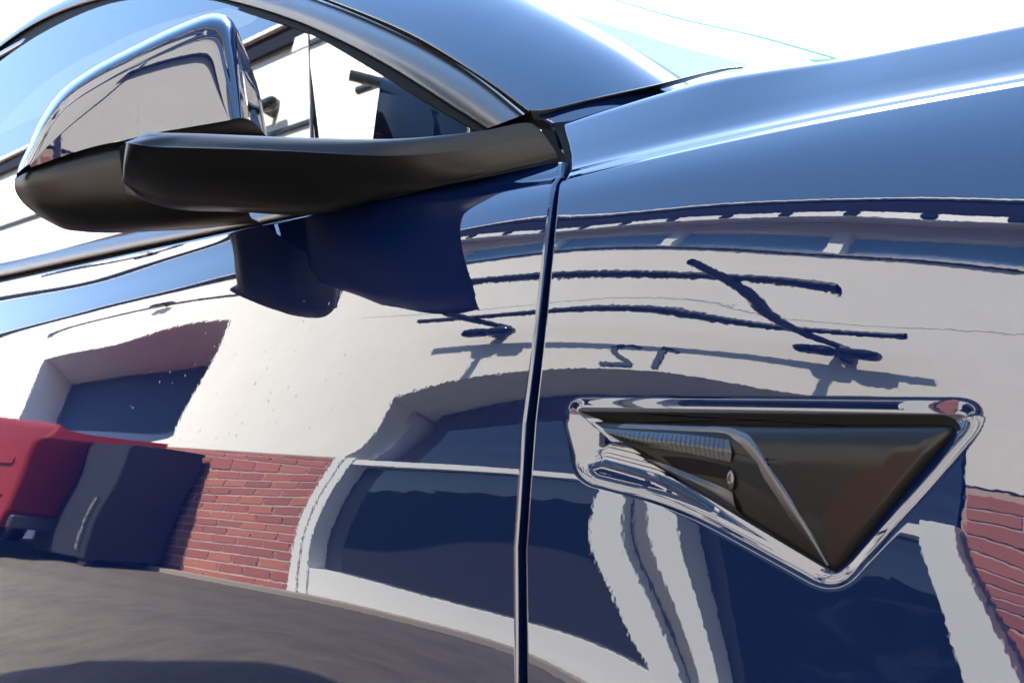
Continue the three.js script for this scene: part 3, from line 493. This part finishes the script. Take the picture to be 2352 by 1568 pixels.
const brickM = [[0.44, 0.15, 0.11], [0.40, 0.13, 0.10], [0.36, 0.12, 0.10], [0.46, 0.165, 0.115], [0.34, 0.12, 0.10]].map(([r, g, b]) => std({ map: (() => { const t = grain(r, g, b, 0.25); t.repeat.set(3, 3); return t; })(), roughness: 0.9 }));
const ground = part('ground', (() => { const g = new THREE.PlaneGeometry(240, 240, 1, 1); g.rotateX(-Math.PI / 2); const uv = g.attributes.uv; for (let i = 0; i < uv.count; i++) uv.setXY(i, uv.getX(i) * 240, uv.getY(i) * 240); return g; })(), Y.tar, scene);
ground.userData.kind = 'structure'; ground.userData.label = 'worn grey-brown tarmac of the yard';
const ZW = 3;
const bld = thing('white_building', 'white rendered building with clerestory windows and a shopfront, mirrored in the car door', 'building', [-5, 0, ZW]);
const bx = (n, m, x0, x1, y0, y1, z0, z1, parent = bld) => { const g = new THREE.BoxGeometry(x1 - x0, y1 - y0, z1 - z0); g.translate((x0 + x1) / 2 + (parent === bld ? 5 : 0), (y0 + y1) / 2, (z0 + z1) / 2 - (parent === bld ? ZW : 0)); const uv = g.attributes.uv; for (let i = 0; i < uv.count; i++) uv.setXY(i, uv.getX(i) * 4, uv.getY(i) * 3); return part(n, g, m, parent); };
const XB0 = -4.95, XB1 = -1.26, YB = 2.45, XA0 = -14, XA1 = -8.3, YA = 3.45;
// walls round the openings (each piece stands on its own footprint)
bx('wall', Y.wall, XA1, XB0, 1.72, 4.02, ZW, ZW + 0.4);
bx('wall', Y.wall, XB0, XB1, YB, 4.02, ZW, ZW + 0.4);
bx('wall', Y.wall, XB1, 0.35, 2.05, 4.02, ZW, ZW + 0.4); bx('wall', Y.wall, 0.351, 9, 0, 4.02, ZW, ZW + 0.4);
bx('wall', Y.wall, XA0, XA1, YA, 4.02, ZW, ZW + 0.4);
bx('wall', Y.wall, -70, XA0, 0, 4.02, ZW, ZW + 0.4);
bx('wall', Y.wall, -70, 9, 4.42, 4.66, ZW, ZW + 0.4); bx('wall', Y.wall, -70, -5.6, 4.021, 4.419, ZW, ZW + 0.4);
bx('window', Y.blue, -5.6, 9, 4.02, 4.42, ZW + 0.06, ZW + 0.2);  // reflected sky put into the light blue of this glass
for (let x = -5.55; x < 9; x += 1.13) bx('mullion', Y.white, x, x + 0.09, 4.02, 4.42, ZW - 0.02, ZW + 0.06);
bx('sill', Y.steel, -15, 9, 3.985, 4.018, ZW - 0.03, ZW - 0.001);
bx('joint', Y.kerb, -6, 9, 3.335, 3.337, ZW - 0.002, ZW - 0.0005);
// eaves
bx('fascia', Y.fascia, -6.9, 9, 4.64, 5.02, ZW - 0.27, ZW - 0.24); bx('frieze', Y.white, -6.9, 9, 4.50, 4.638, ZW - 0.262, ZW - 0.245); bx('fascia', Y.fascia, -70, -6.9, 4.84, 5.02, ZW - 0.06, ZW - 0.03);
bx('gutter', Y.white, -6.9, 9, 5.02, 5.06, ZW - 0.32, ZW - 0.2); bx('gutter', Y.white, -70, -6.9, 5.02, 5.06, ZW - 0.1, ZW - 0.01);
bx('roof', Y.fascia, -70, 9, 5.0, 5.08, ZW + 0.0, ZW + 7); bx('roof', Y.fascia, -6.9, 9, 5.0, 5.019, ZW - 0.239, ZW - 0.001);
bx('soffit', Y.soffit, -6.9, 9, 4.665, 4.70, ZW - 0.24, ZW + 0.4); bx('wall', Y.wall, -70, -6.901, 4.661, 5.0, ZW, ZW + 0.4);
for (let x = -5.4; x < 3; x += 0.42) bx('rafter', Y.fascia, x, x + 0.07, 4.52, 4.62, ZW - 0.28, ZW - 0.263);
// left bay: open entrance with grey reveals and a roller door
bx('reveal', Y.soffit, XA0, XA1, YA - 0.004, YA + 0.02, ZW + 0.401, ZW + 0.5); bx('reveal', Y.soffit, XA0 - 0.1, XA0, 0, YA, ZW + 0.401, ZW + 0.5); bx('reveal', Y.soffit, XA1, XA1 + 0.1, 0, YA, ZW + 0.401, ZW + 0.5);
{ const d = bx('roller_door', Y.door, XA0, XA1, 0, YA - 0.01, ZW + 0.5, ZW + 0.56); d.userData.label = 'dark blue roller door'; }
// shopfront
bx('reveal', Y.soffit, XB0, XB1, YB - 0.004, YB + 0.02, ZW + 0.401, ZW + 0.9);
bx('reveal', Y.soffit, XB0, XB0 + 0.06, 0.3, YB - 0.01, ZW + 0.2, ZW + 0.75);
for (const [a, b] of [[XB0 + 0.2, -2.93], [-2.56, XB1 - 0.12]]) { bx('shop_window', Y.glazing, a, b, 0.3, 1.58, ZW + 0.10, ZW + 0.13); bx('fanlight', Y.glazing, a, b, 1.68, YB - 0.01, ZW + 0.30, ZW + 0.33); bx('transom', Y.white, a, b, 1.58, 1.68, ZW - 0.03, ZW + 0.1); bx('plinth', Y.white, a, b, 0.0, 0.3, ZW - 0.03, ZW + 0.1); }
for (const [a, b] of [[XB0, XB0 + 0.09], [XB0 + 0.11, XB0 + 0.2], [-2.93, -2.80], [-2.69, -2.56], [XB1 - 0.12, XB1]]) bx('frame_post', Y.white, a, b, 0, a > -4 || true ? 1.72 : YB, ZW - 0.045, ZW + 0.1);
bx('frame_post', Y.grey, -2.80, -2.69, 0, 1.7, ZW, ZW + 0.1); bx('frame_post', Y.kerb, XB0 + 0.09, XB0 + 0.11, 0, 1.7, ZW - 0.02, ZW + 0.1);
bx('back_wall', Y.dark, -70, 9, 0, 4, ZW + 2.2, ZW + 2.3);
bx('end_wall', Y.wall, 9, 9.3, 0, 5, ZW, ZW + 7); bx('end_wall', Y.wall, -70.3, -70, 0, 5, ZW, ZW + 7);
const kerb = bx('kerb', Y.kerb, -7.6, 6, 0, 0.05, ZW - 0.16, ZW - 0.062, scene); kerb.userData.kind = 'structure'; kerb.userData.label = 'pale stone strip at the foot of the building';
// number on the wall
{
  const font = await new FontLoader().loadAsync('fonts/droid/droid_sans_regular.typeface.json');
  const g = new TextGeometry('12', { font, size: 0.30, depth: 0.012, curveSegments: 6, bevelEnabled: false }); g.computeBoundingBox(); const c = g.boundingBox.getCenter(new V3()); g.translate(-c.x, -c.y, -c.z); g.scale(1.15, 1, 1); g.rotateY(Math.PI); g.translate(-3.02 + 5, 2.63, -0.007);
  part('number', g, Y.letter, bld);
}
// brick walls under the render, brick by brick
function brickWall(label, x0, x1, y1, seen) {
  const w = thing('brick_wall', label, 'wall', [(x0 + x1) / 2, 0, ZW], undefined), cx = (x0 + x1) / 2;
  part('mortar_bed', box(x1 - x0, y1, 0.36, 0, y1 / 2, 0.19), Y.mortar, w);
  const L = 0.36, Hh = 0.106, g = [[1, 0], [0.5, 0]].map(([k]) => { const b = new THREE.BoxGeometry(L * k - 0.02, Hh - 0.022, 0.06); return b; });
  const rest = [];
  for (let r = 0; (r + 1) * Hh <= y1 + 0.02; r++) for (let x = x0, k = 0; x < x1 - 0.02; k++) {
    const half = (r % 2 && k === 0), len = Math.min(half ? L / 2 : L, x1 - x), mid = x + len / 2;
    const geo = Math.abs(len - L) < 0.01 ? g[0] : Math.abs(len - L / 2) < 0.01 ? g[1] : new THREE.BoxGeometry(len - 0.02, Hh - 0.022, 0.06), z = 0.031 + rnd() * 0.004, mat = brickM[Math.floor(rnd() * 5)];
    if (seen(mid)) { const m = part('brick', geo, mat, w); m.position.set(mid - cx, (r + 0.5) * Hh, z); } else { const q = geo.clone(); q.translate(mid - cx, (r + 0.5) * Hh, z); rest.push(q); }
    x += len;
  }
  if (rest.length) part('brickwork', mergeGeometries(rest), brickM[0], w).userData.kind = 'stuff';
  return w;
}
brickWall('red brick wall left of the white framed shopfront, mirrored low in the car door', XA1, XB0 - 0.001, 1.71, x => x > -7.55);
brickWall('red brick wall right of the white framed shopfront, mirrored behind the side lamp', XB1 + 0.001, 0.35, 2.04, x => x < 0.3);
// canopy frames: arms out of the wall, two rails on them, a lamp at the root of each arm
function canopy(label, x0, x1, arms) {
  const t = thing('canopy_frame', label, 'canopy frame', [0, 0, 0]);
  for (const x of arms) { part('arm', tube([new V3(x, 3.0, ZW), new V3(x - 0.18, 3.0, 2.65), new V3(x - 0.4, 3.0, 2.2)], 0.032, 10, 10), Y.steel, t); }
  part('rail', tube([new V3(x0 + 0.05, 3.035, 2.4), new V3((x0 + x1) / 2, 3.035, 2.4), new V3(x1 - 0.16, 3.035, 2.4)], 0.026, 12, 10), Y.steel, t);
  part('rail', tube([new V3(x0, 3.035, 2.75), new V3((x0 + x1) / 2, 3.035, 2.75), new V3(x1, 3.035, 2.75)], 0.026, 12, 10), Y.steel, t);
}
canopy('dark steel canopy frame with two rails over the shopfront, mirrored in the wing', -4.85, -1.5, [-1.88, -4.2]);
{ const t = thing('canopy_frame', 'single dark rail on a thin upright further along the wall, mirrored in the mirror cap', 'canopy frame');
  part('rail', tube([new V3(-0.2, 3.0, 2.94), new V3(1.4, 3.0, 2.94), new V3(3.2, 3.0, 2.94)], 0.04, 12, 10), Y.steel, t);
  part('upright', box(0.03, 1.6, 0.03, -0.1, 2.7, 2.97), Y.steel, t); part('arm', box(0.04, 0.04, 0.05, 3.0, 3.0, 2.975), Y.steel, t); }
for (const [x, y, label] of [[-1.86, 2.86, 'black twin floodlight at the right end of the shopfront canopy frame'], [-4.2, 2.86, 'black twin floodlight at the left end of the shopfront canopy frame'], [-10.2, 3.95, 'dark floodlight over the wide entrance bay'], [-7.4, 4.2, 'dark floodlight on the wall between bay and shopfront']]) {
  const f = thing('floodlight', label, 'lamp', [x, y, ZW - 0.14], 'floodlights on the white building');
  for (const s of [-1, 1]) { const g = new THREE.CapsuleGeometry(0.055, 0.12, 6, 16); g.rotateZ(Math.PI / 2); g.translate(s * 0.11, 0, 0); part('lamp_head', g, Y.dark, f); }
  part('bracket', box(0.05, 0.16, 0.09, 0, 0.05, 0.092, 0.008), Y.steel, f);
}
// red van standing half in the entrance bay
{
  const v = thing('red_van', 'red van parked beside the brick wall, mirrored at the lower left of the door', 'van', [-9.6, 0, 2.45]);
  const sh = new THREE.Shape(); sh.moveTo(-1.9, 0.42); sh.lineTo(1.9, 0.42); sh.lineTo(1.98, 0.6); sh.lineTo(1.95, 1.5); sh.lineTo(1.75, 1.86); sh.lineTo(-1.2, 1.92); sh.lineTo(-1.55, 1.5); sh.lineTo(-2.0, 1.2); sh.lineTo(-2.05, 0.5); sh.closePath();
  const g = new THREE.ExtrudeGeometry(sh, { depth: 1.2, bevelEnabled: true, bevelSize: 0.06, bevelThickness: 0.06, bevelSegments: 4 }); g.translate(0, 0, -0.6); part('body', g, Y.red, v);
  for (const x of [-1.3, 1.15]) for (const z of [-0.52, 0.52]) { const w = part('wheel', (() => { const c = new THREE.CylinderGeometry(0.31, 0.31, 0.2, 28); c.rotateX(Math.PI / 2); return c; })(), Y.rubber, v); w.position.set(x, 0.31, z); part('rim', (() => { const c = new THREE.CylinderGeometry(0.18, 0.18, 0.21, 20); c.rotateX(Math.PI / 2); return c; })(), Y.tan, w); }
  part('side_window', box(1.0, 0.42, 0.02, -0.75, 1.52, -0.665), Y.dark, v); part('bumper', box(0.14, 0.18, 1.2, 2.02, 0.44, 0, 0.03), Y.steel, v);
  for (const y of [0.75, 1.1]) part('side_moulding', box(3.4, 0.03, 0.02, 0, y, -0.665), Y.red, v);
}
// shadow on the brick, built as an added bin beside the van
{
  const b = thing('shadow_dummy', 'added dark blue bin beside the red van, mirrored in the door', 'dummy', [-7.35, 0, 2.62]);
  const sh = new THREE.Shape(); sh.moveTo(-0.6, 0.12); sh.lineTo(0.6, 0.12); sh.lineTo(0.62, 1.4); sh.lineTo(-0.62, 1.4); sh.closePath();
  const g = new THREE.ExtrudeGeometry(sh, { depth: 0.6, bevelEnabled: true, bevelSize: 0.03, bevelThickness: 0.03, bevelSegments: 3 }); g.translate(0, 0, -0.3); part('dummy_body', g, Y.shadowBlue, b);
  part('dummy_top', box(1.3, 0.06, 0.68, 0, 1.455, 0, 0.02), Y.shadowBlue, b);
  for (const x of [-0.5, 0.5]) for (const z of [-0.25, 0.25]) { const c = new THREE.CylinderGeometry(0.1, 0.1, 0.06, 16); c.rotateX(Math.PI / 2); c.translate(x, 0.1, z); part('dummy_foot', c, Y.rubber, b); }
  part('grey_post', box(0.03, 0.7, 0.03, 0.52, 0.55, -0.345), Y.grey, b);
}
// dark hedge on the far side of the yard (only mirrored in the shop glass)
{
  const hedge = thing('hedge', 'long dark clipped hedge on the far side of the yard', 'hedge', [-6, 0, -14]);
  part('foliage', (() => { const g = new THREE.BoxGeometry(60, 3.2, 1.6, 240, 16, 8); g.translate(0, 1.6, 0); const p = g.attributes.position; for (let i = 0; i < p.count; i++) { const x = p.getX(i), y = p.getY(i), z = p.getZ(i), k = 0.25 * Math.sin(3.1 * x + 2 * y) * Math.sin(1.7 * x - 4 * z) + 0.12 * Math.sin(9 * x + 7 * y + 5 * z); p.setXYZ(i, x, Math.max(0, y + k * (y > 1 ? 1 : 0)), z + k); } g.computeVertexNormals(); return g; })(), Y.leaf, hedge).userData.kind = 'stuff';
}

// ------------------------------------------------------------------ draw
const renderer = new THREE.WebGLRenderer({ antialias: true });
renderer.setSize(W, H); renderer.outputColorSpace = THREE.SRGBColorSpace;
renderer.toneMapping = THREE.LinearToneMapping; renderer.toneMappingExposure = EXPOSURE;
renderer.shadowMap.enabled = true; renderer.shadowMap.type = THREE.PCFSoftShadowMap;
renderer.render(scene, camera);
